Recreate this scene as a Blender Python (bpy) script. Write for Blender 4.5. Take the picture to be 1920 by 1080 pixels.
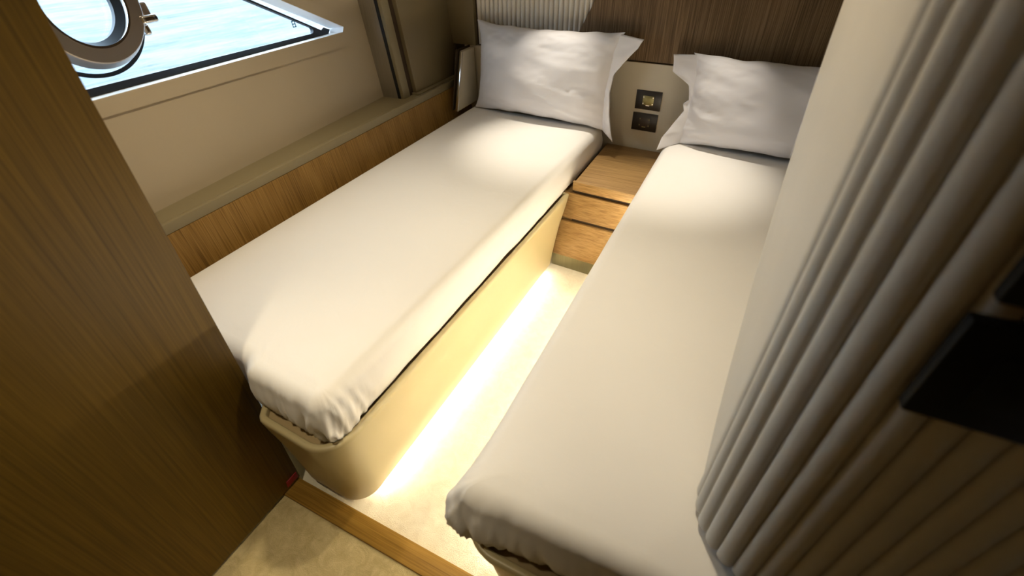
import bpy, bmesh, math, random
import numpy as np
from mathutils import Vector, Matrix, noise

for o in list(bpy.data.objects):
    bpy.data.objects.remove(o)
scene = bpy.context.scene
COL = scene.collection
random.seed(4)

# ------------------------------------------------------------------ camera
cam_d = bpy.data.cameras.new('camera')
cam_d.sensor_width = 36.0
cam_d.lens = 860.0 / 1920.0 * 36.0
cam_d.clip_start = 0.02
cam_d.clip_end = 500
cam_d.dof.use_dof = True
cam_d.dof.focus_distance = 1.7
cam_d.dof.aperture_fstop = 2.8
cam = bpy.data.objects.new('camera', cam_d)
COL.objects.link(cam)
_X = Vector((0.89605121, 0.26159921, -0.3586894))
_Y = Vector((0.44323278, -0.57307675, 0.68929511))
_Z = Vector((-0.0252375, -0.77662661, -0.62945546))
right = Vector((_X[0], _Y[0], _Z[0]))
up = -Vector((_X[1], _Y[1], _Z[1]))
back = -Vector((_X[2], _Y[2], _Z[2]))
m = Matrix((right, up, back)).transposed().to_4x4()
m.translation = Vector((0, 0, 1.4))
cam.matrix_world = m
scene.camera = cam

# ------------------------------------------------------------------ world, exposure
world = bpy.data.worlds.new('sky')
scene.world = world
world.use_nodes = True
bg = world.node_tree.nodes['Background']
bg.inputs[0].default_value = (0.62, 0.80, 1.0, 1)
bg.inputs[1].default_value = 9.0
vs = scene.view_settings
vs.view_transform = 'Standard'
vs.look = 'None'
vs.gamma = 1.0
vs.use_curve_mapping = False
vs.exposure = 0.12

# ------------------------------------------------------------------ cabin lamps (ceiling downlights)
WARM = (1.0, 0.84, 0.58)
NEUT = (1.0, 0.90, 0.74)
def spot(name, loc, tgt, watts, deg, blend, rad, colr):
    l = bpy.data.lights.new(name, 'SPOT')
    l.energy = watts
    l.spot_size = math.radians(deg)
    l.spot_blend = blend
    l.shadow_soft_size = rad
    l.color = colr
    o = bpy.data.objects.new(name, l)
    COL.objects.link(o)
    o.location = loc
    d = Vector(tgt) - Vector(loc)
    o.rotation_euler = d.to_track_quat('-Z', 'Y').to_euler()
    return o
ZC = 2.03
spot('reading_lamp', (-0.98, 2.21, 1.98), (-0.80, 1.88, 0.6), 85, 36, 1.0, 0.012, NEUT)
spot('reading_lamp', (-0.16, 2.160, 1.98), (-0.19, 1.82, 0.6), 76, 36, 1.0, 0.012, NEUT)
spot('downlight_lamp', (-0.95, 0.92, ZC), (-0.95, 0.90, 0.6), 39, 105, 1.0, 0.04, WARM)
spot('downlight_lamp', (-0.24, 0.92, ZC), (-0.26, 0.80, 0.6), 39, 105, 1.0, 0.04, WARM)
spot('downlight_lamp', (-0.66, 0.02, ZC), (-0.74, 0.10, 0.0), 34, 58, 1.0, 0.04, WARM)

# ------------------------------------------------------------------ materials
def new_mat(name):
    mt = bpy.data.materials.new(name)
    mt.use_nodes = True
    nt = mt.node_tree
    return mt, nt, nt.nodes['Principled BSDF']

def coords(nt, scale=(1, 1, 1), rot=(0, 0, 0)):
    tc = nt.nodes.new('ShaderNodeTexCoord')
    mp = nt.nodes.new('ShaderNodeMapping')
    mp.inputs['Scale'].default_value = scale
    mp.inputs['Rotation'].default_value = rot
    nt.links.new(tc.outputs['Object'], mp.inputs['Vector'])
    return mp.outputs[0]

def noise_tex(nt, vec, scale, detail=4, rough=0.55, dist=0.0):
    n = nt.nodes.new('ShaderNodeTexNoise')
    n.inputs['Scale'].default_value = scale
    n.inputs['Detail'].default_value = detail
    n.inputs['Roughness'].default_value = rough
    n.inputs['Distortion'].default_value = dist
    nt.links.new(vec, n.inputs['Vector'])
    return n.outputs['Fac']

def ramp(nt, fac, stops):
    r = nt.nodes.new('ShaderNodeValToRGB')
    e = r.color_ramp.elements
    while len(e) < len(stops):
        e.new(0.5)
    for i, (p, c) in enumerate(stops):
        e[i].position = p
        e[i].color = (*c, 1)
    nt.links.new(fac, r.inputs[0])
    return r.outputs[0]

def bump(nt, bs, height, strength, dist):
    b = nt.nodes.new('ShaderNodeBump')
    b.inputs['Strength'].default_value = strength
    b.inputs['Distance'].default_value = dist
    nt.links.new(height, b.inputs['Height'])
    nt.links.new(b.outputs[0], bs.inputs['Normal'])

def mat_plain(name, c, rough=0.5, metal=0.0, var=0.06, vscale=3.0, bumpy=0.0, bscale=60, spec=0.5):
    mt, nt, bs = new_mat(name)
    v = coords(nt)
    f = noise_tex(nt, v, vscale, 3)
    lo = tuple(x * (1 - var) for x in c)
    hi = tuple(min(1, x * (1 + var)) for x in c)
    nt.links.new(ramp(nt, f, [(0.3, lo), (0.7, hi)]), bs.inputs['Base Color'])
    bs.inputs['Roughness'].default_value = rough
    bs.inputs['Metallic'].default_value = metal
    bs.inputs['Specular IOR Level'].default_value = spec
    if bumpy:
        bump(nt, bs, noise_tex(nt, v, bscale, 4), bumpy, 0.002)
    return mt

def mat_wood(name, dark, mid, light, axis, rough=0.45, fine=1.0, thick=None):
    """straight-grained veneer; axis = direction of the grain"""
    mt, nt, bs = new_mat(name)
    a = 'xyz'.index(axis)
    s = [1.0, 1.0, 1.0]
    s[a] = 0.035
    if thick:
        s['xyz'.index(thick)] = 0.0
    v = coords(nt, tuple(s))
    broad = noise_tex(nt, v, 14 * fine, 3, 0.5, 0.1)
    s2 = [1.0, 1.0, 1.0]
    s2[a] = 0.018
    if thick:
        s2['xyz'.index(thick)] = 0.0
    v2 = coords(nt, tuple(s2))
    thin = noise_tex(nt, v2, 260 * fine, 2, 0.6)
    mx = nt.nodes.new('ShaderNodeMath')
    mx.operation = 'MULTIPLY_ADD'
    nt.links.new(thin, mx.inputs[0])
    mx.inputs[1].default_value = 0.72
    sc = nt.nodes.new('ShaderNodeMath')
    sc.operation = 'MULTIPLY'
    nt.links.new(broad, sc.inputs[0])
    sc.inputs[1].default_value = 0.28
    nt.links.new(sc.outputs[0], mx.inputs[2])
    nt.links.new(ramp(nt, mx.outputs[0], [(0.36, dark), (0.5, mid), (0.64, light)]), bs.inputs['Base Color'])
    bs.inputs['Roughness'].default_value = rough
    bs.inputs['Specular IOR Level'].default_value = 0.22
    bump(nt, bs, thin, 0.25, 0.0006)
    return mt

def mat_fabric(name, c, wr=0.0):
    mt, nt, bs = new_mat(name)
    v = coords(nt)
    f = noise_tex(nt, v, 2.5, 3)
    nt.links.new(ramp(nt, f, [(0.3, tuple(x * 0.97 for x in c)), (0.7, c)]), bs.inputs['Base Color'])
    bs.inputs['Roughness'].default_value = 0.85
    bs.inputs['Specular IOR Level'].default_value = 0.2
    bs.inputs['Sheen Weight'].default_value = 0.15
    big = noise_tex(nt, v, 9, 4, 0.5, 0.6)
    fine = noise_tex(nt, v, 500, 2)
    ad = nt.nodes.new('ShaderNodeMath')
    ad.operation = 'MULTIPLY_ADD'
    nt.links.new(fine, ad.inputs[0])
    ad.inputs[1].default_value = 0.03
    nt.links.new(big, ad.inputs[2])
    bump(nt, bs, ad.outputs[0], 0.35 + wr, 0.006)
    return mt

def mat_carpet(name, lo, hi):
    mt, nt, bs = new_mat(name)
    v = coords(nt)
    f = noise_tex(nt, v, 26, 5, 0.65, 0.8)
    g = noise_tex(nt, v, 420, 3, 0.7)
    nt.links.new(ramp(nt, f, [(0.35, lo), (0.65, hi)]), bs.inputs['Base Color'])
    bs.inputs['Roughness'].default_value = 1.0
    bs.inputs['Specular IOR Level'].default_value = 0.05
    bs.inputs['Sheen Weight'].default_value = 0.3
    ad = nt.nodes.new('ShaderNodeMath')
    ad.operation = 'MULTIPLY_ADD'
    nt.links.new(f, ad.inputs[0])
    ad.inputs[1].default_value = 1.4
    nt.links.new(g, ad.inputs[2])
    bump(nt, bs, ad.outputs[0], 0.7, 0.005)
    return mt

def mat_emit(name, c, s):
    mt, nt, bs = new_mat(name)
    bs.inputs['Base Color'].default_value = (0.9, 0.85, 0.75, 1)
    bs.inputs['Emission Color'].default_value = (*c, 1)
    bs.inputs['Emission Strength'].default_value = s
    return mt

def mat_glass(name):
    mt, nt, bs = new_mat(name)
    for n in list(nt.nodes):
        if n.type == 'BSDF_PRINCIPLED':
            nt.nodes.remove(n)
    out = [n for n in nt.nodes if n.type == 'OUTPUT_MATERIAL'][0]
    tr = nt.nodes.new('ShaderNodeBsdfTransparent')
    tr.inputs[0].default_value = (0.93, 0.96, 0.97, 1)
    gl = nt.nodes.new('ShaderNodeBsdfGlossy')
    gl.inputs['Roughness'].default_value = 0.03
    gl.inputs['Color'].default_value = (1, 1, 1, 1)
    v = coords(nt)
    f = noise_tex(nt, v, 3, 2)
    mr = nt.nodes.new('ShaderNodeMapRange')
    mr.inputs['To Min'].default_value = 0.03
    mr.inputs['To Max'].default_value = 0.06
    nt.links.new(f, mr.inputs['Value'])
    mx = nt.nodes.new('ShaderNodeMixShader')
    nt.links.new(mr.outputs[0], mx.inputs[0])
    nt.links.new(tr.outputs[0], mx.inputs[1])
    nt.links.new(gl.outputs[0], mx.inputs[2])
    nt.links.new(mx.outputs[0], out.inputs[0])
    return mt

def mat_sea(name):
    mt, nt, bs = new_mat(name)
    v = coords(nt, (1.0, 0.36, 1.0), (0, 0, math.radians(14)))
    f = noise_tex(nt, v, 0.9, 7, 0.70, 0.7)
    g = noise_tex(nt, v, 2.6, 5, 0.7, 0.5)
    mx = nt.nodes.new('ShaderNodeMath')
    mx.operation = 'MULTIPLY_ADD'
    nt.links.new(g, mx.inputs[0])
    mx.inputs[1].default_value = 0.45
    sc = nt.nodes.new('ShaderNodeMath')
    sc.operation = 'MULTIPLY'
    nt.links.new(f, sc.inputs[0])
    sc.inputs[1].default_value = 0.55
    nt.links.new(sc.outputs[0], mx.inputs[2])
    nt.links.new(ramp(nt, mx.outputs[0], [(0.38, (0.030, 0.056, 0.080)), (0.48, (0.082, 0.087, 0.091)), (0.57, (0.128, 0.115, 0.100))]), bs.inputs['Base Color'])
    bs.inputs['Roughness'].default_value = 0.6
    bs.inputs['Specular IOR Level'].default_value = 0.25
    bump(nt, bs, g, 0.5, 0.2)
    return mt

def mat_brushed(name, c, rough=0.35):
    mt, nt, bs = new_mat(name)
    v = coords(nt, (1, 1, 0.02))
    f = noise_tex(nt, v, 260, 2)
    nt.links.new(ramp(nt, f, [(0.3, tuple(x * 0.85 for x in c)), (0.7, c)]), bs.inputs['Base Color'])
    bs.inputs['Metallic'].default_value = 0.75
    bs.inputs['Roughness'].default_value = rough
    bump(nt, bs, f, 0.1, 0.0004)
    return mt

OAK = ((0.15, 0.080, 0.018), (0.26, 0.145, 0.036), (0.34, 0.20, 0.058))
OAKL = ((0.20, 0.113, 0.040), (0.285, 0.172, 0.066), (0.35, 0.217, 0.088))
M = dict(
    sheet=mat_fabric('white_cotton_sheet', (0.80, 0.775, 0.74)),
    pillow=mat_fabric('white_cotton_pillowcase', (0.82, 0.805, 0.83), -0.15),
    base=mat_plain('cream_gelcoat', (0.53, 0.45, 0.255), 0.35, var=0.02),
    platform=mat_plain('brown_bed_platform', (0.36, 0.27, 0.14), 0.8),
    oak_v=mat_wood('oak_vertical_grain', *OAK, 'z', 0.45, 1.0, 'x'),
    oak_x=mat_wood('oak_cross_grain', *OAKL, 'x'),
    oak_sill=mat_wood('oak_threshold_grain', (0.19, 0.10, 0.014), (0.27, 0.148, 0.024), (0.33, 0.185, 0.036), 'x'),
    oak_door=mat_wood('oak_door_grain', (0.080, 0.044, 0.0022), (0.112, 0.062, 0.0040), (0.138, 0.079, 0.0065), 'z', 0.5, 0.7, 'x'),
    dark_wood=mat_wood('dark_wenge_grain', (0.080, 0.048, 0.021), (0.150, 0.094, 0.046), (0.215, 0.142, 0.075), 'z', 0.5),
    carpet=mat_carpet('cream_pile_carpet', (0.76, 0.69, 0.53), (0.85, 0.79, 0.63)),
    landing=mat_carpet('beige_pile_carpet', (0.50, 0.395, 0.185), (0.66, 0.54, 0.28)),
    cream_wall=mat_plain('cream_wall_panel', (0.50, 0.42, 0.30), 0.55, var=0.03),
    cream_pad=mat_plain('cream_leather', (0.62, 0.55, 0.42), 0.5, var=0.03, bumpy=0.1, bscale=300),
    taupe=mat_plain('taupe_lacquer', (0.255, 0.21, 0.12), 0.45, var=0.03),
    taupe_panel=mat_plain('taupe_wall_panel', (0.20, 0.155, 0.08), 0.5, var=0.04),
    ceiling=mat_plain('pale_headliner', (0.62, 0.57, 0.48), 0.8, var=0.03),
    flute=mat_plain('ivory_ribbed_fabric', (0.74, 0.69, 0.61), 0.75, var=0.03, bumpy=0.15, bscale=200),
    leather=mat_plain('ivory_channel_leather', (0.61, 0.575, 0.51), 0.55, var=0.04, bumpy=0.2, bscale=220, spec=0.3),
    chrome=mat_plain('polished_chrome', (0.72, 0.70, 0.68), 0.12, 1.0, var=0.02),
    steel=mat_brushed('brushed_steel_kick', (0.20, 0.18, 0.10), 0.4),
    brushed=mat_brushed('brushed_bronze_panel', (0.46, 0.43, 0.37), 0.3),
    porthole=mat_plain('satin_porthole_metal', (0.47, 0.42, 0.38), 0.28, 0.9, var=0.03),
    black=mat_plain('black_rubber', (0.006, 0.008, 0.012), 0.45, var=0.1),
    black_plate=mat_plain('black_plate', (0.018, 0.013, 0.010), 0.35, var=0.1),
    very_black=mat_plain('matt_black_plate', (0.006, 0.006, 0.006), 0.6, var=0.1, spec=0.2),
    groove=mat_plain('dark_groove', (0.045, 0.025, 0.010), 0.8),
    socket=mat_plain('olive_metal_socket', (0.30, 0.27, 0.12), 0.35, 0.6, var=0.1, vscale=20),
    socket_dk=mat_plain('dark_socket_insert', (0.05, 0.035, 0.028), 0.35, var=0.1),
    white_reveal=mat_plain('white_window_reveal', (0.88, 0.88, 0.88), 0.4, var=0.01),
    red=mat_plain('red_plastic_tag', (0.30, 0.012, 0.02), 0.5),
    glass=mat_glass('window_glass'),
    print_=mat_plain('teal_glass_print', (0.04, 0.22, 0.28), 0.6),
    led=mat_emit('warm_led_strip', (1.0, 0.90, 0.74), 50),
    rim_fill=mat_emit('added_rim_fill_strip', (1.0, 0.91, 0.75), 72),  # glow of the invented rim strip, extra fill for the carpet
    sea=mat_sea('rippled_sea'),
)

# ------------------------------------------------------------------ object helpers
def finish(ob, parent=None):
    COL.objects.link(ob)
    if parent is not None:
        ob.parent = parent
    return ob

def mesh_obj(name, verts, faces, mat, parent=None, smooth=False):
    me = bpy.data.meshes.new(name)
    me.from_pydata([tuple(map(float, v)) for v in verts], [], [tuple(f) for f in faces])
    me.validate()
    bm = bmesh.new()
    bm.from_mesh(me)
    bmesh.ops.recalc_face_normals(bm, faces=bm.faces)
    bm.to_mesh(me)
    bm.free()
    me.materials.append(mat)
    if smooth:
        me.polygons.foreach_set('use_smooth', [True] * len(me.polygons))
    return finish(bpy.data.objects.new(name, me), parent)

def bm_obj(name, bm, mat, parent=None, smooth=False, angle=None):
    bmesh.ops.recalc_face_normals(bm, faces=bm.faces)
    me = bpy.data.meshes.new(name)
    bm.to_mesh(me)
    bm.free()
    me.materials.append(mat)
    if smooth:
        me.polygons.foreach_set('use_smooth', [True] * len(me.polygons))
        if angle:
            me.set_sharp_from_angle(angle=math.radians(angle))
    return finish(bpy.data.objects.new(name, me), parent)

def hexa(name, p8, mat, parent=None, bev=0.0, seg=2):
    """box from 8 corners: 4 bottom (ccw) then 4 top"""
    bm = bmesh.new()
    v = [bm.verts.new(p) for p in p8]
    for f in ((0, 3, 2, 1), (4, 5, 6, 7), (0, 1, 5, 4), (1, 2, 6, 5), (2, 3, 7, 6), (3, 0, 4, 7)):
        bm.faces.new([v[i] for i in f])
    if bev:
        bmesh.ops.recalc_face_normals(bm, faces=bm.faces)
        bmesh.ops.bevel(bm, geom=list(bm.edges), offset=bev, segments=seg, profile=0.5, affect='EDGES')
    return bm_obj(name, bm, mat, parent, smooth=bool(bev), angle=40)

def box(name, x0, x1, y0, y1, z0, z1, mat, parent=None, bev=0.0, tf=None, seg=2):
    p = [(x0, y0, z0), (x1, y0, z0), (x1, y1, z0), (x0, y1, z0), (x0, y0, z1), (x1, y0, z1), (x1, y1, z1), (x0, y1, z1)]
    if tf:
        p = [tf(Vector(q)) for q in p]
    return hexa(name, p, mat, parent, bev, seg)

def prism(name, poly, a, b, mat, parent=None, bev=0.0, smooth=False):
    """poly: 3D points of a planar outline at side a; b = offset vector"""
    bm = bmesh.new()
    off = Vector(b)
    v0 = [bm.verts.new(Vector(p) + Vector(a)) for p in poly]
    v1 = [bm.verts.new(Vector(p) + Vector(a) + off) for p in poly]
    n = len(poly)
    bm.faces.new(v0)
    bm.faces.new(v1[::-1])
    for i in range(n):
        j = (i + 1) % n
        bm.faces.new((v0[i], v1[i], v1[j], v0[j]))
    if bev:
        bmesh.ops.recalc_face_normals(bm, faces=bm.faces)
        es = [e for e in bm.edges if len(e.link_faces) == 2 and e.calc_face_angle(0) > math.radians(50)]
        bmesh.ops.bevel(bm, geom=es, offset=bev, segments=3, profile=0.5, affect='EDGES')
    return bm_obj(name, bm, mat, parent, smooth=smooth or bool(bev), angle=40)

def empty(name, loc=(0, 0, 0)):
    o = bpy.data.objects.new(name, None)
    o.empty_display_size = 0.05
    COL.objects.link(o)
    o.location = loc
    return o

def tag(o, label, cat, group=None):
    o['label'] = label
    o['category'] = cat
    if group:
        o['group'] = group
    return o

def struct(o, label=None):
    o['kind'] = 'structure'
    if label:
        o['label'] = label
    return o

def adopt(root, kids):
    """parent kids to an empty that stands away from the origin, keeping places"""
    for k in kids:
        k.parent = root
        k.matrix_parent_inverse = Matrix.Translation(root.location).inverted()

def fillet(poly, radii, step=0.008):
    """round the corners of a 2D polygon and resample evenly"""
    pts = []
    n = len(poly)
    for i in range(n):
        p0, p1, p2 = (np.array(poly[(i + k) % n], float) for k in (-1, 0, 1))
        r = radii[i]
        if r <= 0:
            pts.append(p1)
            continue
        d0 = (p0 - p1) / np.linalg.norm(p0 - p1)
        d2 = (p2 - p1) / np.linalg.norm(p2 - p1)
        ang = math.acos(max(-1, min(1, float(d0 @ d2))))
        t = min(r / math.tan(ang / 2), 0.48 * np.linalg.norm(p0 - p1), 0.48 * np.linalg.norm(p2 - p1))
        rr = t * math.tan(ang / 2)
        bis = (d0 + d2) / np.linalg.norm(d0 + d2)
        c = p1 + bis * (rr / math.sin(ang / 2))
        a0, a1 = p1 + d0 * t - c, p1 + d2 * t - c
        th0 = math.atan2(a0[1], a0[0])
        th1 = math.atan2(a1[1], a1[0])
        dth = (th1 - th0 + math.pi) % (2 * math.pi) - math.pi
        k = max(4, int(abs(dth) / 0.12))
        for j in range(k + 1):
            th = th0 + dth * j / k
            pts.append(c + rr * np.array([math.cos(th), math.sin(th)]))
    pts = np.array(pts)
    if step is None:
        return pts
    seg = np.linalg.norm(np.roll(pts, -1, 0) - pts, axis=1)
    cum = np.concatenate([[0], np.cumsum(seg)])
    N = int(cum[-1] / step)
    s = np.linspace(0, cum[-1], N, endpoint=False)
    cl = np.vstack([pts, pts[:1]])
    return np.stack([np.interp(s, cum, cl[:, 0]), np.interp(s, cum, cl[:, 1])], 1)

def normals2d(p):
    t = np.roll(p, -1, 0) - np.roll(p, 1, 0)
    t /= np.linalg.norm(t, axis=1, keepdims=True) + 1e-9
    nrm = np.stack([t[:, 1], -t[:, 0]], 1)
    area = 0.5 * np.sum(p[:, 0] * np.roll(p[:, 1], -1) - np.roll(p[:, 0], -1) * p[:, 1])
    return nrm if area > 0 else -nrm

def nz(x, y, z):
    return noise.noise(Vector((x, y, z)))

# ================================================================== SETTING
# --- floors
struct(box('floor', -1.75, 1.0, 0.35, 2.5, -0.06, 0.0, M['carpet']), 'cream carpet of the aisle between the two beds')
struct(box('floor', -1.75, 1.0, -1.05, 0.305, -0.06, 0.018, M['landing']), 'beige carpet of the entry in front of the threshold')
struct(box('trim_1', -0.985, 0.6, 0.300, 0.362, -0.06, 0.026, M['oak_sill'], bev=0.003), 'oak threshold strip between the two carpets')
struct(box('ceiling', -2.1, 1.05, -1.1, 2.6, 2.05, 2.11, M['ceiling']))
struct(box('wall_back', -1.9, 1.05, -1.1, -1.04, -0.06, 2.06, M['oak_v']))
struct(box('wall_right', 0.95, 1.01, -1.04, 2.5, -0.06, 2.06, M['cream_wall']))
struct(box('wall_foot', -1.95, -1.0, 0.22, 0.29, -0.06, 2.06, M['oak_v']))
struct(box('wall_entry', -1.06, -1.02, -1.04, 0.22, -0.06, 2.06, M['oak_v']))

# --- left wall (leaning outboard) in its own plane: u along the hull, v up the wall
A = Vector((-1.563, 0.626, 0.72))
U = (Vector((-1.655, 1.866, 0.72)) - A).normalized()
OUT = Vector((-U.y, U.x, 0)).normalized()
if OUT.x > 0:
    OUT = -OUT
th = math.radians(6)
V = Vector((0, 0, math.cos(th))) + OUT * math.sin(th)
N = U.cross(V).normalized()           # points into the cabin
if N.x < 0:
    N = -N
def W(u, v, d=0.0):
    """point on the left wall plane; d = into the cabin"""
    return A + U * u + V * v + N * d

OPEN = [(-0.36, 0.327), (1.068, 0.307), (1.083, 0.326), (0.12, 0.770), (-0.36, 0.770)]
PANEL = [(-0.40, 0.287), (1.085, 0.252), (1.118, 0.275), (1.134, 0.338), (1.110, 0.358), (0.13, 0.835), (-0.40, 0.835)]
def ring_prism(name, outer, inner, d0, d1, mat, parent=None, mapf=W):
    """slab between two outlines (same vertex count not needed): built by bridging with triangle fill"""
    bm = bmesh.new()
    loops = []
    for d in (d0, d1):
        lo = [bm.verts.new(mapf(u, v, d)) for u, v in outer]
        li = [bm.verts.new(mapf(u, v, d)) for u, v in inner]
        eo = [bm.edges.new((lo[i], lo[(i + 1) % len(lo)])) for i in range(len(lo))]
        ei = [bm.edges.new((li[i], li[(i + 1) % len(li)])) for i in range(len(li))]
        bmesh.ops.triangle_fill(bm, use_beauty=True, use_dissolve=False, edges=eo + ei)
        loops.append((lo, li))
    for k in (0, 1):
        a, b = loops[0][k], loops[1][k]
        for i in range(len(a)):
            j = (i + 1) % len(a)
            bm.faces.new((a[i], a[j], b[j], b[i]))
    return bm_obj(name, bm, mat, parent)

wl_outer = [(-0.45, -0.10), (1.30, -0.10), (1.30, 1.38), (-0.45, 1.38)]
wall_left = struct(ring_prism('wall_left', wl_outer, OPEN, -0.055, 0.0, M['cream_wall']))
# lower hull wall behind the bed
struct(box('wall_hull', -1.72, -1.66, 0.28, 2.5, -0.06, 0.66, M['cream_wall']))

# --- window 1
win = struct(empty('window_1', W(0.5, 0.3, 0)), 'pointed hull window looking out on bright sea')
parts = []
pan = [tuple(p) for p in fillet(PANEL, [0, 0.012, 0.01, 0.012, 0.01, 0.03, 0.0], None)]
parts.append(ring_prism('window_surround', pan, OPEN, 0.0005, 0.006, M['cream_wall']))
def inset(poly, d):
    n = len(poly)
    out = []
    c = np.mean(np.array(poly), 0)
    for i in range(n):
        p0, p1, p2 = (np.array(poly[(i + k) % n], float) for k in (-1, 0, 1))
        e0 = (p1 - p0) / np.linalg.norm(p1 - p0)
        e1 = (p2 - p1) / np.linalg.norm(p2 - p1)
        n0 = np.array([-e0[1], e0[0]])
        n1 = np.array([-e1[1], e1[0]])
        bis = n0 + n1
        k = d / max(0.25, (1 + float(n0 @ n1)) / 1.0) 
        out.append(tuple(p1 + bis * k))
    return out
# white reveal lining the opening
o_in = inset(OPEN, 0.0015)
parts.append(ring_prism('window_reveal', OPEN, o_in, -0.075, 0.0062, M['white_reveal']))
tri = [(-0.36, 0.327), (1.055, 0.3075), (0.12, 0.770), (-0.36, 0.770)]
g_out = inset(tri, 0.002)
g_in = inset(tri, 0.013)
g_in[0] = (g_in[0][0], g_in[0][1] + 0.012)
g_in[1] = (g_in[1][0] - 0.026, g_in[1][1] + 0.012)
g_in = [tuple(p) for p in fillet(g_in, [0, 0.012, 0.012, 0], None)]
parts.append(ring_prism('window_gasket', g_out, g_in, -0.072, -0.056, M['black']))
corner = [(0.985, 0.312), (1.062, 0.309), (1.075, 0.322), (1.04, 0.335)]
parts.append(prism('gasket_corner', [W(u, v, -0.071) for u, v in corner], (0, 0, 0), N * 0.004, M['black']))
glass = mesh_obj('window_pane', [W(u, v, -0.064) for u, v in g_out] + [W(u, v, -0.068) for u, v in g_out],
                 [(0, 1, 2, 3), (7, 6, 5, 4), (0, 4, 5, 1), (1, 5, 6, 2), (2, 6, 7, 3), (3, 7, 4, 0)], M['glass'])
parts.append(glass)
# small printed mark on the glass
bm = bmesh.new()
def flat(u0, u1, v0, v1):
    vv = [bm.verts.new(W(u, v, -0.0632)) for u, v in ((u0, v0), (u1, v0), (u1, v1), (u0, v1))]
    bm.faces.new(vv)
MU, MV = 0.868, 0.362
for k in range(3):
    flat(MU, MU + 0.020, MV + k * 0.010, MV + k * 0.010 + 0.0030)
flat(MU + 0.001, MU + 0.005, MV, MV + 0.0222)
flat(MU + 0.015, MU + 0.019, MV, MV + 0.0222)
parts.append(bm_obj('maker_mark', bm, M['print_']))
# porthole: turned metal ring
def lathe(name, prof, cu, cv, mat, seg=96):
    verts, faces = [], []
    k = len(prof)
    for i in range(seg):
        a = 2 * math.pi * i / seg
        for r, d in prof:
            verts.append(W(cu + r * math.cos(a), cv + r * math.sin(a), d))
    for i in range(seg):
        j = (i + 1) % seg
        for q in range(k):
            q2 = (q + 1) % k
            faces.append((i * k + q, j * k + q, j * k + q2, i * k + q2))
    o = mesh_obj(name, verts, faces, mat, None, True)
    o.data.set_sharp_from_angle(angle=math.radians(28))
    return o
PU, PV = 0.142, 0.535
parts.append(lathe('porthole_ring', [(0.106, -0.060), (0.104, -0.012), (0.106, -0.010), (0.141, -0.010), (0.144, -0.012), (0.157, -0.040), (0.155, -0.046), (0.150, -0.060)], PU, PV, M['porthole']))
parts.append(lathe('porthole_gasket', [(0.090, -0.064), (0.090, -0.050), (0.1035, -0.030), (0.1055, -0.064)], PU, PV, M['black']))
parts.append(lathe('porthole_inner_rim', [(0.1005, -0.0120), (0.1005, -0.0095), (0.1065, -0.0095), (0.1065, -0.0120)], PU, PV, M['chrome']))
parts.append(lathe('porthole_seal', [(0.167, -0.078), (0.167, -0.072), (0.178, -0.072), (0.178, -0.078)], PU, PV, M['black']))
# latch at the ring's side
def wbox(name, u0, u1, v0, v1, d0, d1, mat, bev):
    p = [W(u0, v0, d0), W(u1, v0, d0), W(u1, v1, d0), W(u0, v1, d0), W(u0, v0, d1), W(u1, v0, d1), W(u1, v1, d1), W(u0, v1, d1)]
    return hexa(name, p, mat, None, bev, 3)
parts.append(wbox('latch_body', 0.283, 0.312, 0.470, 0.520, -0.050, -0.022, M['porthole'], 0.007))
parts.append(wbox('latch_lever', 0.262, 0.312, 0.466, 0.487, -0.020, -0.002, M['chrome'], 0.006))
parts.append(wbox('latch_foot', 0.278, 0.298, 0.436, 0.466, -0.058, -0.040, M['chrome'], 0.006))
bolt = lathe('latch_bolt', [(0.0005, -0.003), (0.0005, 0.0005), (0.0045, 0.0005), (0.0045, -0.003)], 0.303, 0.477, M['black'], 20)
parts.append(bolt)
adopt(win, parts)

# --- ledge below the window, lip and wood lining behind the left bed
ledge = prism('trim_2', [(-1.452, 0.30, 0.714), (-1.49, 2.40, 0.714), (-1.76, 2.40, 0.714), (-1.64, 0.30, 0.714)], (0, 0, 0), (0, 0, -0.04), M['taupe'])
struct(ledge, 'taupe ledge under the window')
lip = hexa('trim_3', [(-1.441, 0.30, 0.690), (-1.466, 2.36, 0.690), (-1.486, 2.36, 0.690), (-1.463, 0.30, 0.690),
                      (-1.443, 0.30, 0.722), (-1.470, 2.36, 0.722), (-1.488, 2.36, 0.722), (-1.465, 0.30, 0.722)], M['taupe'], bev=0.003)
struct(lip, 'taupe lip along the front of the ledge')
lining = hexa('trim_4', [(-1.400, 0.30, 0.40), (-1.415, 2.40, 0.40), (-1.445, 2.40, 0.40), (-1.430, 0.30, 0.40),
                         (-1.441, 0.30, 0.6895), (-1.466, 2.40, 0.6895), (-1.486, 2.40, 0.6895), (-1.463, 0.30, 0.6895)], M['oak_v'])
struct(lining, 'oak lining board between the left bed and the ledge')

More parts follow.
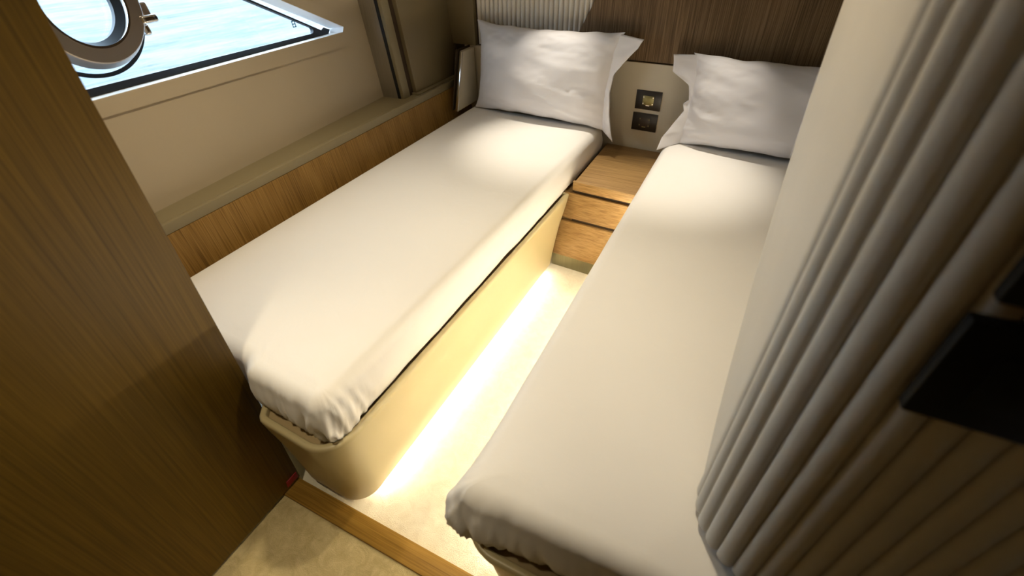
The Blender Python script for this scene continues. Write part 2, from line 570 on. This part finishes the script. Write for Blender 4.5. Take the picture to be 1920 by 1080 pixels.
# --- return of the window recess and the pillar strips
def lean(x, y, z):
    return Vector((x - (z - 0.714) * math.tan(th), y, z))
def leanbox(name, x0, x1, y0, y1, z0, z1, mat, bev=0.0, parent=None):
    p = [lean(x0, y0, z0), lean(x1, y0, z0), lean(x1, y1, z0), lean(x0, y1, z0), lean(x0, y0, z1), lean(x1, y0, z1), lean(x1, y1, z1), lean(x0, y1, z1)]
    return hexa(name, p, mat, parent, bev)
pil = struct(empty('wall_pillar', (-1.58, 1.88, 0.714)), 'brushed pillar between the window and the headboard wall')
adopt(pil, [
    leanbox('return_panel', -1.69, -1.562, 1.850, 1.935, 0.714, 2.05, M['brushed']),
    leanbox('black_channel', -1.562, -1.546, 1.8515, 1.935, 0.714, 2.05, M['black']),
    leanbox('post_strip', -1.546, -1.526, 1.853, 1.903, 0.714, 2.05, M['taupe'], 0.001),
    leanbox('dark_gap', -1.560, -1.534, 1.903, 1.950, 0.714, 2.05, M['groove']),
])
struct(leanbox('wall_panel', -1.56, -1.512, 1.940, 2.46, 0.724, 2.05, M['taupe_panel'], 0.002))
struct(box('trim_5', -1.56, -1.488, 1.93, 2.42, 0.714, 0.7235, M['taupe']))

# --- headboard wall: turned a few degrees, right side nearer
YAW = -math.radians(4.0)
PIV = Vector((-0.45, 2.268, 0))
RM = Matrix.Translation(PIV) @ Matrix.Rotation(YAW, 4, 'Z') @ Matrix.Translation(-PIV)
def HB(p):
    return RM @ Vector(p)
wh = struct(empty('wall_head', HB((-0.45, 2.268, 0))), 'headboard wall of ribbed fabric, dark wood and cream panels')
kids = [box('backing', -1.75, 1.02, 2.290, 2.36, -0.06, 2.06, M['groove'], tf=HB),
        box('lower_panel', -1.46, 1.0, 2.268, 2.290, -0.06, 0.872, M['cream_pad'], bev=0.003, tf=HB)]
DX0, DZ0, DSL = -0.845, 0.880, 0.52      # foot of the diagonal joint
def diag(z):
    return DX0 + DSL * (z - DZ0)
kids.append(prism('dark_panel', [HB((diag(0.880), 2.262, 0.880)), HB((1.0, 2.262, 0.880)), HB((1.0, 2.262, 2.05)), HB((diag(2.05), 2.262, 2.05))],
                  (0, 0, 0), HB((0, 1, 0)) * 0 + (HB((0, 2.290, 0)) - HB((0, 2.262, 0))), M['dark_wood']))
PITCH = 0.0255
x = -1.374
k = 0
while x < diag(2.05):
    x1 = x + PITCH
    # half-round rib cut along the diagonal joint
    verts, faces = [], []
    ns = 6
    ok = True
    for q in range(ns + 1):
        f = q / ns
        xx = x + PITCH * (0.04 + 0.92 * f)
        yy = 2.284 - 0.011 * math.sin(math.pi * f) ** 0.7
        zb = 0.880
        if xx > DX0 - 0.004:
            zb = DZ0 + (xx + 0.004 - DX0) / DSL
        zb = min(zb, 2.04)
        verts += [HB((xx, yy, zb)), HB((xx, yy, 2.05)), HB((xx, 2.289, zb)), HB((xx, 2.289, 2.05))]
    for q in range(ns):
        a, b = q * 4, q * 4 + 4
        faces += [(a, b, b + 1, a + 1), (a + 2, a + 3, b + 3, b + 2), (a, a + 2, b + 2, b), (a + 1, b + 1, b + 3, a + 3)]
    faces += [(0, 1, 3, 2), (ns * 4, ns * 4 + 2, ns * 4 + 3, ns * 4 + 1)]
    kids.append(mesh_obj('fabric_rib', verts, faces, M['flute'], None, True))
    kids[-1].data.set_sharp_from_angle(angle=math.radians(60))
    x = x1
kids.append(box('corner_panel', -1.62, -1.386, 2.266, 2.29, 0.872, 2.05, M['taupe_panel'], tf=HB))
adopt(wh, kids)

# --- padded partition over the foot of the right bed
PX, PYF, PR, PZ = 0.10, 0.380, 0.11, 0.606
part = struct(empty('wall_partition', (0.4, 0.6, PZ)), 'ivory padded partition with vertical channels beside the right bed')
prof = [(0.515, PZ), (0.545, PZ), (0.634, 0.640), (0.70, 0.680), (0.767, 0.730), (0.835, 0.787), (0.901, 0.852), (0.958, 0.915), (1.004, 0.982), (1.045, 1.055), (1.078, 1.130), (1.098, 1.21), (1.110, 1.30), (1.114, 1.5), (1.114, 2.05), (0.515, 2.05)]
bm = bmesh.new()
v0 = [bm.verts.new((PX, y, z)) for y, z in prof]
v1 = [bm.verts.new((0.95, y, z)) for y, z in prof]
bm.faces.new(v0)
bm.faces.new(v1[::-1])
for i in range(len(prof)):
    j = (i + 1) % len(prof)
    bm.faces.new((v0[i], v1[i], v1[j], v0[j]))
bmesh.ops.recalc_face_normals(bm, faces=bm.faces)
es = [e for e in bm.edges if all(abs(v.co.x - PX) < 1e-5 for v in e.verts)]
bmesh.ops.bevel(bm, geom=es, offset=0.016, segments=5, profile=0.5, affect='EDGES')
kids = [bm_obj('smooth_side_pad', bm, M['leather'], None, True, 35)]
# core
def path(s):
    """plan path of the fluted face: side, corner arc, front"""
    L0 = 0.512 - (PYF + PR)
    if s < L0:
        return Vector((PX, 0.512 - s, 0)), Vector((-1, 0, 0))
    s -= L0
    La = PR * math.pi / 2
    if s < La:
        a = s / PR
        nrm = Vector((-math.cos(a), -math.sin(a), 0))
        return Vector((PX + PR, PYF + PR, 0)) + nrm * PR, nrm
    s -= La
    return Vector((PX + PR + s, PYF, 0)), Vector((0, -1, 0))
Ltot = 0.022 + PR * math.pi / 2 + (0.945 - PX - PR)
npt = 60
corep = []
for i in range(npt + 1):
    p, nrm = path(Ltot * i / npt)
    corep.append(p - nrm * 0.004)
corep += [Vector((0.945, 0.512, 0)), Vector((PX + 0.05, 0.512, 0))]
kids.append(prism('core', [(p.x, p.y, PZ + 0.004) for p in corep], (0, 0, 0), (0, 0, 2.05 - PZ - 0.004), M['leather']))
NF = int(Ltot / 0.0285)
fp = Ltot / NF
for k in range(NF):
    ns = 10
    prf = []
    for q in range(ns + 1):
        f = q / ns
        p, nrm = path((k + 0.02 + 0.96 * f) * fp)
        h = 0.0085 * math.sqrt(max(0, 1 - (2 * f - 1) ** 2)) ** 1.1
        prf.append((p - nrm * 0.003, nrm, h))
    verts, faces = [], []
    levels = [(PZ, 0.8), (PZ + 0.003, 0.93), (PZ + 0.008, 1.0), (2.05, 1.0)]
    for z, s in levels:
        for p, nrm, h in prf:
            q = p + nrm * (h * s)
            verts.append((q.x, q.y, z))
    n1 = ns + 1
    for l in range(3):
        for q in range(ns):
            faces.append((l * n1 + q, l * n1 + q + 1, (l + 1) * n1 + q + 1, (l + 1) * n1 + q))
    faces.append(list(range(n1))[::-1])
    faces.append([3 * n1 + q for q in range(n1)])
    faces.append([0] + [l * n1 for l in range(1, 4)])
    faces[-1] = [3 * n1, 3 * n1 + ns] + [l * n1 + ns for l in (2, 1, 0)] + [l * n1 for l in (0, 1, 2)]
    kids.append(mesh_obj('padded_channel', verts, faces, M['leather'], None, True))
    kids[-1].data.set_sharp_from_angle(angle=math.radians(60))
adopt(part, kids)

# --- door panel at the left of the entry
dx0, dx1 = -0.976, -0.857
def DR(x, y, z):
    return Vector((x + (dx1 - dx0) * z / 2.03, y, z))
door = struct(empty('door_1', (dx0, 0.0, 0.02)), 'oak door panel standing open at the left of the entry')
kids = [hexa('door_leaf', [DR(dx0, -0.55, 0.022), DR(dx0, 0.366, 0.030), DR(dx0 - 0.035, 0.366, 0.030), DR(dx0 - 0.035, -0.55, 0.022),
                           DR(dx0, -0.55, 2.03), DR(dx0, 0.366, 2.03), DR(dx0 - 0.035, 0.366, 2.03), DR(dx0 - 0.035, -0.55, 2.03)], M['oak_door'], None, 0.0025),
        hexa('red_tag', [DR(dx0 - 0.001, 0.318, 0.040), DR(dx0 + 0.0025, 0.318, 0.040), DR(dx0 + 0.0025, 0.360, 0.040), DR(dx0 - 0.001, 0.360, 0.040),
                         DR(dx0 - 0.001, 0.322, 0.066), DR(dx0 + 0.0025, 0.322, 0.066), DR(dx0 + 0.0025, 0.360, 0.066), DR(dx0 - 0.001, 0.360, 0.066)], M['red'], None, 0.001)]
kids[1]['label'] = 'small red tag low on the door edge'
adopt(door, kids)

# --- the sea outside
sea = mesh_obj('sea', [(-140, -90, -0.55), (-1.95, -90, -0.55), (-1.95, 110, -0.55), (-140, 110, -0.55)], [(0, 1, 2, 3)], M['sea'])
sea['kind'] = 'stuff'
tag(sea, 'bright rippled blue-white sea seen through the window', 'sea')

# ================================================================== BEDS
def loft(name, loops, mat, parent=None, cap_top=False, cap_bot=True, angle=50):
    n = len(loops[0])
    verts = [p for lp in loops for p in lp]
    faces = []
    for l in range(len(loops) - 1):
        for i in range(n):
            j = (i + 1) % n
            faces.append((l * n + i, l * n + j, (l + 1) * n + j, (l + 1) * n + i))
    if cap_bot:
        faces.append(list(range(n))[::-1])
    if cap_top:
        faces.append([(len(loops) - 1) * n + i for i in range(n)])
    o = mesh_obj(name, verts, faces, mat, parent, True)
    o.data.set_sharp_from_angle(angle=math.radians(angle))
    return o

def bed(label, top, bot, radt, radb, zr, zbot, led_pts, added_rim_strip=None):
    root = empty('single_bed', (float(np.mean([p[0] for p in top])), float(np.mean([p[1] for p in top])), 0))
    tag(root, label, 'bed', 'twin berths')
    # same number of samples on both outlines: sample by corner-wise fillets
    def even(poly, rad, n=360):
        p = fillet(poly, rad, 0.004)
        # start at the vertex nearest to the first corner's previous edge middle
        a = (np.array(poly[-1]) + np.array(poly[0])) / 2
        i0 = int(np.argmin(np.linalg.norm(p - a, axis=1)))
        p = np.roll(p, -i0, 0)
        seg = np.linalg.norm(np.roll(p, -1, 0) - p, axis=1)
        cum = np.concatenate([[0], np.cumsum(seg)])
        s = np.linspace(0, cum[-1], n, endpoint=False)
        cl = np.vstack([p, p[:1]])
        return np.stack([np.interp(s, cum, cl[:, 0]), np.interp(s, cum, cl[:, 1])], 1)
    T, B = even(top, radt), even(bot, radb)
    nT = normals2d(T)
    loops = []
    for z, f in ((zbot, 0.0), (zbot + 0.004, 0.02), (0.12, 0.16), (0.2, 0.33), (0.28, 0.53), (0.34, 0.71), (0.385, 0.86), (zr - 0.02, 0.97), (zr - 0.008, 1.0)):
        P = B * (1 - f) + T * f
        loops.append([(p[0], p[1], z) for p in P])
    for ins, z in ((0.002, zr - 0.002), (0.006, zr), (0.015, zr), (0.018, zr - 0.003), (0.019, zr - 0.016)):
        P = T - nT * ins
        loops.append([(p[0], p[1], z) for p in P])
    body = loft('base', loops, M['base'], None, False, True)
    P = T - nT * 0.019
    plat = mesh_obj('platform', [(p[0], p[1], zr - 0.016) for p in P] + [(p[0], p[1], zr - 0.026) for p in P],
                    [list(range(len(P))), list(range(len(P), 2 * len(P)))[::-1]] + [(i, (i + 1) % len(P), len(P) + (i + 1) % len(P), len(P) + i) for i in range(len(P))], M['platform'])
    nB = normals2d(B)
    P = B - nB * 0.055
    pl = loft('plinth', [[(p[0], p[1], 0.001) for p in P], [(p[0], p[1], zbot) for p in P]], M['steel'], None)
    (lx0, ly0), (lx1, ly1) = led_pts
    d = 0.008
    led = hexa('light_strip', [(lx0 - d, ly0, zbot - 0.006), (lx0 + d, ly0, zbot - 0.006), (lx1 + d, ly1, zbot - 0.006), (lx1 - d, ly1, zbot - 0.006),
                               (lx0 - d, ly0, zbot - 0.001), (lx0 + d, ly0, zbot - 0.001), (lx1 + d, ly1, zbot - 0.001), (lx1 - d, ly1, zbot - 0.001)], M['led'])
    ks = [body, plat, pl, led]
    if added_rim_strip:
        x, ya, yb = added_rim_strip
        ks.append(box('light_strip', x - 0.005, x + 0.005, ya, yb, 0.402, 0.408, M['rim_fill']))  # added unseen glowing strip that brightens the aisle carpet evenly
    adopt(root, ks)
    return root

bed('cream moulded bed base with rounded foot on the window side',
    [(-0.607, 1.745), (-0.705, 1.755), (-0.705, 2.225), (-1.392, 2.27), (-1.392, 0.43), (-0.965, 0.42), (-0.890, 0.318), (-0.641, 0.306)],
    [(-0.684, 1.740), (-0.735, 1.755), (-0.735, 2.205), (-1.38, 2.25), (-1.38, 0.45), (-0.985, 0.45), (-0.935, 0.374), (-0.712, 0.368)],
    [0.01, 0.01, 0.01, 0.02, 0.02, 0.02, 0.03, 0.085], [0.01, 0.01, 0.01, 0.02, 0.02, 0.02, 0.03, 0.075], 0.447, 0.045,
    ((-0.741, 0.46), (-0.716, 1.70)))
bed('cream bed base partly under the padded partition',
    [(0.55, 2.17), (-0.297, 2.22), (-0.297, 0.286), (0.55, 0.286)],
    [(0.54, 2.17), (-0.312, 2.21), (-0.312, 0.378), (0.54, 0.378)],
    [0.02, 0.02, 0.085, 0.02], [0.02, 0.02, 0.075, 0.02], 0.447, 0.045,
    ((-0.279, 0.44), (-0.279, 1.70)), (-0.3035, 0.47, 1.72))

def mattress(label, poly, rad, zb, zt, corners, group, seed, flare=0.004):
    """sheeted mattress: outline loops up the side, round shoulder, then rings shrinking over the top"""
    def outline(ins):
        q = inset(poly, ins)
        m_ = len(poly)
        cs = []
        for i in range(m_):
            p0, p1, p2 = (np.array(q[(i + k) % m_], float) for k in (-1, 0, 1))
            d0 = (p0 - p1) / np.linalg.norm(p0 - p1)
            d2 = (p2 - p1) / np.linalg.norm(p2 - p1)
            ang = math.acos(max(-1, min(1, float(d0 @ d2))))
            turn = (p1 - p0)[0] * (p2 - p1)[1] - (p1 - p0)[1] * (p2 - p1)[0]
            r = max(rad[i] - ins, 0.006) if turn > 0 else rad[i] + ins
            t = min(r / math.tan(ang / 2), 0.4 * np.linalg.norm(p0 - p1), 0.4 * np.linalg.norm(p2 - p1))
            rr = t * math.tan(ang / 2)
            bis = (d0 + d2) / np.linalg.norm(d0 + d2)
            cc = p1 + bis * (rr / math.sin(ang / 2))
            a0, a1 = p1 + d0 * t - cc, p1 + d2 * t - cc
            t0, t1 = math.atan2(a0[1], a0[0]), math.atan2(a1[1], a1[0])
            dth = (t1 - t0 + math.pi) % (2 * math.pi) - math.pi
            k = max(4, int(abs(dth) * (rad[i] + 0.01) / 0.0045))
            cs.append([cc + rr * np.array([math.cos(t0 + dth * j / k), math.sin(t0 + dth * j / k)]) for j in range(k + 1)])
        pts = []
        for i in range(m_):
            pts += cs[i]
            a, b = cs[i][-1], cs[(i + 1) % m_][0]
            L = np.linalg.norm(np.array(poly[i]) - np.array(poly[(i + 1) % m_]))
            k = max(2, int(L / 0.006))
            pts += [a + (b - a) * j / k for j in range(1, k)]
        return np.array(pts)
    P = outline(0.0)
    Nn = normals2d(P)
    n = len(P)
    seg = np.linalg.norm(np.roll(P, -1, 0) - P, axis=1)
    s = np.concatenate([[0], np.cumsum(seg)])[:-1]
    c = np.array([[np.mean(P[:, 0]), y] for y in np.clip(P[:, 1], P[:, 1].min() + 0.3, P[:, 1].max() - 0.3)])
    H = zt - zb
    prof = []          # (inset, z)
    for q in range(8):
        prof.append((0.021 * (1 - q / 7) ** 1.6 + 0.004, zb + 0.040 * q / 7))
    for q in range(1, 13):
        f = q / 12
        prof.append((0.004 - 0.006 * math.sin(math.pi * f), zb + 0.040 + (H - 0.040 - 0.042) * f))
    for q in range(1, 9):
        a = q / 8 * math.pi / 2
        prof.append((0.004 + 0.042 * (1 - math.cos(a)), zt - 0.042 + 0.042 * math.sin(a)))
    verts, faces = [], []
    # fold weight near the loose corners
    wgt = np.zeros(n)
    for cx, cy, w, amp in corners:
        d = np.linalg.norm(P - np.array([cx, cy]), axis=1)
        wgt += amp * np.exp(-(d / w) ** 2)
    for ins, z in prof:
        f = (z - zb) / H
        Q = outline(ins)
        for i in range(n):
            x, y = Q[i]
            low = max(0.0, 1 - f) 
            gate = min(1.0, max(0.0, (1 - f) * 1.5))
            ph = s[i] * 1.0
            fold = 0
            t1 = nz(ph * 40 + 1.6 * f, f * 1.1, seed)
            t2 = nz(ph * 110 - 2.5 * f, f * 2.4, seed + 7)
            ridge = (1 - abs(t1) * 3.2) * 1.0 + t2 * 0.5
            fold = wgt[i] * gate * (0.011 * ridge + flare)
            fold += gate * 0.0032 * nz(ph * 9 + f * 1.5, f * 1.8, seed + 3)
            dz = 0.0
            if f < 0.12:
                dz = 0.004 * nz(ph * 14, 0, seed + 1) + 0.005 * wgt[i] * nz(ph * 24, 1, seed + 2)
            x += Nn[i][0] * fold
            y += Nn[i][1] * fold
            verts.append((x, y, z + dz))
    rings = 26
    insl = prof[-1][0]
    for r in range(1, rings + 1):
        g = 1 - (1 - r / rings) ** 1.25
        for i in range(n):
            e = Q[i]
            x, y = e * (1 - g) + c[i] * g
            edge = math.exp(-g * 9)
            z = zt + 0.004 * (1 - edge)
            z += 0.0030 * nz(x * 3.1, y * 2.2, seed) + 0.0012 * nz(x * 9, y * 5, seed + 4)
            a = nz(x * 1.5 + y * 0.9, (x - y) * 0.7, seed + 9)
            z += 0.0016 * max(0, nz((x * 0.9 + y * 0.45) * 16, (x * .45 - y * .9) * 3.0, seed + 5)) * (0.5 + a)
            verts.append((x, y, z))
    tot = len(prof) + rings
    for l in range(tot - 1):
        for i in range(n):
            j = (i + 1) % n
            faces.append((l * n + i, l * n + j, (l + 1) * n + j, (l + 1) * n + i))
    faces.append(list(range(n))[::-1])
    o = mesh_obj('mattress', verts, faces, M['sheet'], None, True)
    bm = bmesh.new()
    bm.from_mesh(o.data)
    bmesh.ops.remove_doubles(bm, verts=bm.verts, dist=0.0004)
    bm.to_mesh(o.data)
    bm.free()
    tag(o, label, 'mattress', group)
    return o

mattress('mattress in white fitted sheet on the window side bed',
         [(-0.610, 2.225), (-1.388, 2.27), (-1.388, 0.374), (-0.940, 0.374), (-0.905, 0.346), (-0.650, 0.338)],
         [0.03, 0.03, 0.03, 0.02, 0.03, 0.055], 0.432, 0.590, [(-0.655, 0.345, 0.11, 1.0), (-0.82, 0.345, 0.10, 0.35)], 'sheeted mattresses', 1.7)
mattress('mattress in white fitted sheet beside the padded partition',
         [(0.53, 2.15), (-0.305, 2.205), (-0.305, 0.318), (0.53, 0.318)],
         [0.03, 0.03, 0.026, 0.03], 0.432, 0.590, [(-0.305, 0.32, 0.10, 1.0), (-0.10, 0.318, 0.12, 0.25)], 'sheeted mattresses', 8.3, 0.026)

# ================================================================== NIGHTSTAND
def NS(p):
    p = Vector(p)
    return Vector((p.x, p.y - math.tan(math.radians(4.0)) * (p.x + 0.45), p.z))
ns = empty('nightstand', (-0.45, 2.0, 0))
tag(ns, 'oak nightstand with two drawers between the beds', 'nightstand')
kids = [
    box('carcass', -0.695, -0.318, 1.775, 2.225, 0.090, 0.428, M['oak_x'], tf=NS),
    box('groove_back', -0.600, -0.318, 1.768, 1.775, 0.090, 0.455, M['groove'], tf=NS),
    box('top', -0.598, -0.310, 1.764, 2.250, 0.455, 0.486, M['oak_x'], tf=NS, bev=0.001),
    box('front_lip', -0.600, -0.310, 1.750, 1.7645, 0.455, 0.497, M['oak_x'], tf=NS, bev=0.0025),
    box('kick_plate', -0.700, -0.318, 1.782, 1.80, 0.0005, 0.0895, M['steel'], tf=NS),
]
d1 = box('drawer', -0.692, -0.318, 1.752, 1.768, 0.311, 0.437, M['oak_x'], tf=NS, bev=0.0015)
d2 = box('drawer', -0.692, -0.318, 1.752, 1.768, 0.092, 0.291, M['oak_x'], tf=NS, bev=0.0015)
kids += [d1, d2]
adopt(ns, kids)

# ================================================================== HEADBOARD SIDE CUSHION
hc = empty('headboard_cushion', (-1.40, 2.20, 0.6))
tag(hc, 'cream side cushion with chrome edge left of the pillow', 'cushion')
adopt(hc, [
    hexa('pad', [(-1.405, 2.105, 0.597), (-1.382, 2.105, 0.597), (-1.382, 2.315, 0.597), (-1.412, 2.315, 0.597),
                 (-1.408, 2.205, 0.868), (-1.385, 2.205, 0.868), (-1.385, 2.318, 0.868), (-1.412, 2.318, 0.868)], M['cream_pad'], None, 0.004, 3),
    hexa('chrome_strip', [(-1.398, 2.094, 0.597), (-1.380, 2.094, 0.597), (-1.380, 2.104, 0.597), (-1.398, 2.104, 0.597),
                          (-1.401, 2.194, 0.870), (-1.383, 2.194, 0.870), (-1.383, 2.204, 0.870), (-1.401, 2.204, 0.870)], M['chrome'], None, 0.004, 3),
    hexa('gap_shade_strip', [(-1.418, 2.101, 0.600), (-1.413, 2.101, 0.600), (-1.413, 2.32, 0.600), (-1.418, 2.32, 0.600),  # added dark strip, its colour stands in for shade in the gap behind
                          (-1.419, 2.188, 0.876), (-1.413, 2.188, 0.876), (-1.413, 2.322, 0.876), (-1.419, 2.322, 0.876)], M['groove']),
])

# ================================================================== PILLOWS
def pillow(label, origin, yaw, leanb, w, h, tf_, tb, open_side, ear, seed, crease=None, roll=0.0):
    """pillow standing on its long edge; open_side = +1/-1: the loose end of the case"""
    root = empty('pillow', origin)
    tag(root, label, 'pillow', 'white bed pillows')
    R = Matrix.Rotation(yaw, 3, 'Z') @ Matrix.Rotation(-leanb, 3, 'X') @ Matrix.Rotation(roll, 3, 'Y')
    O = Vector(origin)
    na, nb = 84, 56
    def pt(a, b, side):
        # a: -1..1 along, b: -1..1 up; side -1 front, +1 back
        aa = a * open_side            # >0 at open end
        T = max(0.0, 1 - abs(a) ** 3.0) ** 0.62 * max(0.0, 1 - abs(b) ** 2.6) ** 0.55
        # sides pull in between corners
        x = w * a * (1 - 0.045 * (1 - b * b) * abs(a) ** 3)
        zz = h * b * (1 - 0.05 * (1 - a * a) * abs(b) ** 3) + 0.006 * abs(b) ** 4 * nz(a * 5, b, seed + 11)
        cx = abs(a) ** 6 * abs(b) ** 6
        x *= 1 + ear * cx
        zz *= 1 + ear * 0.8 * cx
        t = (tf_ if side < 0 else tb) * T
        # creases running in from the corners and edges
        r1 = nz(a * 2.2 + b * 0.8, b * 2.6, seed)
        r2 = nz(a * 9 - b * 5, b * 9 + a * 3, seed + 2)
        edge = max(abs(a) ** 4, abs(b) ** 4)
        r3 = nz(a * 3.0 + 6 * b, b * 1.4 - a, seed + 8)
        t += T ** 0.5 * (0.011 * r1 + 0.0045 * r2 * (0.3 + edge) + 0.006 * max(0, 1 - abs(r3) * 6) * (0.3 + 0.7 * edge))
        # fan of folds at the open side
        if aa > 0.5:
            wv = nz(b * 7 + a * 2, a * 1.5, seed + 5)
            t += T ** 0.4 * 0.010 * (aa - 0.5) * 2 * wv
        if crease is not None and side < 0:
            dd = (a - crease - 0.02 * b)
            t += 0.0035 * math.exp(-(dd / 0.012) ** 2) * T ** 0.3
        sag = 0.02 * (1 - b) * 0.5 * (1 - a * a)
        return O + R @ Vector((x, side * t - 0.0, zz + h)) + R @ Vector((0, -sag, 0))
    verts, faces = [], []
    idx = {}
    for side in (-1, 1):
        for i in range(na + 1):
            for j in range(nb + 1):
                a = math.sin((i / na * 2 - 1) * math.pi / 2 * 0.98) / math.sin(math.pi / 2 * 0.98)
                b = math.sin((j / nb * 2 - 1) * math.pi / 2 * 0.98) / math.sin(math.pi / 2 * 0.98)
                rim = i in (0, na) or j in (0, nb)
                if rim and side == 1:
                    idx[(side, i, j)] = idx[(-1, i, j)]
                    continue
                idx[(side, i, j)] = len(verts)
                verts.append(pt(a, b, side))
        for i in range(na):
            for j in range(nb):
                q = (idx[(side, i, j)], idx[(side, i + 1, j)], idx[(side, i + 1, j + 1)], idx[(side, i, j + 1)])
                faces.append(q)
    body = mesh_obj('pillow_body', verts, faces, M['pillow'], None, True)
    return root, body, pt, R, O

def flap(pt, fn, side, na=26, nb=60, thick=0.004, seed=3):
    """loose end of the pillowcase: thin cloth strip that starts inside the pillow's edge"""
    verts, faces = [], []
    for lay in (0, 1):
        for i in range(na + 1):
            for j in range(nb + 1):
                f, b = i / na, j / nb * 2 - 1
                verts.append(fn(f, b) + Vector((0, thick * (1 if lay else -1) * (0.5 + 2.2 * f * (1 - abs(b) ** 4)), 0)))
    st = (na + 1) * (nb + 1)
    for lay in (0, 1):
        for i in range(na):
            for j in range(nb):
                a = lay * st + i * (nb + 1) + j
                faces.append((a, a + nb + 1, a + nb + 2, a + 1))
    for i in range(na):
        for j in (0, nb):
            a = i * (nb + 1) + j
            faces.append((a, a + nb + 1, a + nb + 1 + st, a + st))
    for j in range(nb):
        for i in (0, na):
            a = i * (nb + 1) + j
            faces.append((a, a + 1, a + 1 + st, a + st))
    return mesh_obj('case_flap', verts, faces, M['pillow'], None, True)

# left pillow: loose end to the right
root, body, pt, R, O = pillow('white pillow standing against the ribbed headboard on the window side bed',
                              (-0.955, 2.178, 0.599), math.radians(-5.5), math.radians(10), 0.372, 0.200, 0.085, 0.045, +1, 0.05, 2.2)
def fl(f, b):
    p = pt(0.93, b * 0.985, -1)
    q = pt(0.93, b * 0.985, 1)
    base = (p + q) / 2
    top, bot = max(0, b) ** 2.2, max(0, -b) ** 2.0
    ext = float(np.interp(b, [-1, -0.85, -0.6, -0.2, 0.2, 0.80, 1.0], [0.070, 0.062, 0.048, 0.034, 0.040, 0.118, 0.125]))
    out = R @ Vector((1, 0, 0))
    r = base + out * (ext * f)
    r += Vector((0, -0.040 * f * bot - 0.012 * f * top, 0))
    r.z += f * (-0.035 * bot - 0.012 * top)
    r += Vector((0, 0.006 * nz(b * 6, f * 2, 3.3) * f, 0))
    return r
fo = flap(pt, fl, 1)
adopt(root, [body, fo])

# right pillow: loose end to the left
root, body, pt, R, O = pillow('white pillow leaning on the dark headboard beside the padded partition',
                              (0.125, 2.095, 0.599), math.radians(-3.5), math.radians(13), 0.375, 0.175, 0.085, 0.045, -1, 0.04, 6.4)
def fr(f, b):
    p = pt(-0.93, b * 0.985, -1)
    q = pt(-0.93, b * 0.985, 1)
    base = (p + q) / 2
    top, bot = max(0, b) ** 1.6, max(0, -b) ** 2.0
    ext = float(np.interp(b, [-1, -0.8, -0.5, -0.25, -0.1, 0.0, 0.35, 0.62, 1.0], [0.085, 0.088, 0.060, 0.035, 0.045, 0.026, 0.040, 0.115, 0.112]))
    out = R @ Vector((-1, 0, 0))
    r = base + out * (ext * f)
    r += Vector((0, -0.085 * f * bot - 0.015 * f * top, 0))
    r.z += f * (-0.018 * bot - 0.004 * top)
    r += Vector((0, 0.008 * nz(b * 5, f * 2, 9.1) * f, 0))
    return r
fo = flap(pt, fr, -1)
sv, sf = [], []
ns_ = 60
for j in range(ns_ + 1):
    b = -0.93 + 1.9 * j / ns_
    b = min(b, 0.97)
    p = pt(0.20 - 0.012 * b, b, -1)
    for k in range(6):
        a = k / 6 * 2 * math.pi
        sv.append(p + Vector((0.0024 * math.cos(a), 0.0024 * math.sin(a), 0)))
for j in range(ns_):
    for k in range(6):
        k2 = (k + 1) % 6
        sf.append((j * 6 + k, j * 6 + k2, j * 6 + 6 + k2, j * 6 + 6 + k))
seam = mesh_obj('pressed_crease', sv, sf, M['pillow'], None, True)
adopt(root, [body, fo, seam])

# ================================================================== WALL SOCKETS between the pillows
def socket(label, x0, x1, z0, z1, ins_mat, screw):
    root = empty('wall_socket', HB(((x0 + x1) / 2, 2.268, z0)))
    tag(root, label, 'socket', 'sockets between the beds')
    cx, cz = (x0 + x1) / 2, (z0 + z1) / 2
    ks = [box('plate', x0, x1, 2.2635, 2.2678, z0, z1, M['black_plate'], tf=HB, bev=0.0008),
          box('insert', cx - 0.026, cx + 0.026, 2.2612, 2.2634, cz - 0.021, cz + 0.021, ins_mat, tf=HB, bev=0.0006)]
    for sx in (-1, 1):
        for sz in (-1, 1):
            ks.append(box('screw', cx + sx * 0.022 - 0.0022, cx + sx * 0.022 + 0.0022, 2.2602, 2.2612, cz + sz * 0.0145 - 0.0022, cz + sz * 0.0145 + 0.0022, screw, tf=HB))
    for sc_ in ks[2:]:
        sc_.parent = ks[1]
    ks = ks[:2]
    ks.append(box('slot', cx - 0.009, cx + 0.009, 2.2602, 2.2612, cz - 0.0235, cz - 0.0205, screw, tf=HB))
    adopt(root, ks)
socket('upper black wall socket with olive metal insert between the pillows', -0.487, -0.367, 0.672, 0.757, M['socket'], M['chrome'])
socket('lower black wall socket with dark insert above the nightstand', -0.490, -0.370, 0.572, 0.655, M['socket_dk'], M['socket'])

# ================================================================== SWITCH PLATES on the padded partition
def plate(label, x0, x1, z0, z1):
    root = empty('switch_plate', ((x0 + x1) / 2, 0.37, z0))
    tag(root, label, 'switch plate', 'black plates on the padded partition')
    a = box('plate', x0, x1, 0.3625, 0.3765, z0, z1, M['very_black'], bev=0.003)
    b = box('rocker', x0 + 0.03, x1 - 0.03, 0.3605, 0.3624, z0 + 0.025, z1 - 0.025, M['very_black'], bev=0.0006)
    adopt(root, [a, b])
plate('lower blank black plate on the padded partition', 0.1855, 0.310, 1.059, 1.165)
plate('upper blank black plate on the padded partition', 0.1895, 0.310, 1.182, 1.288)
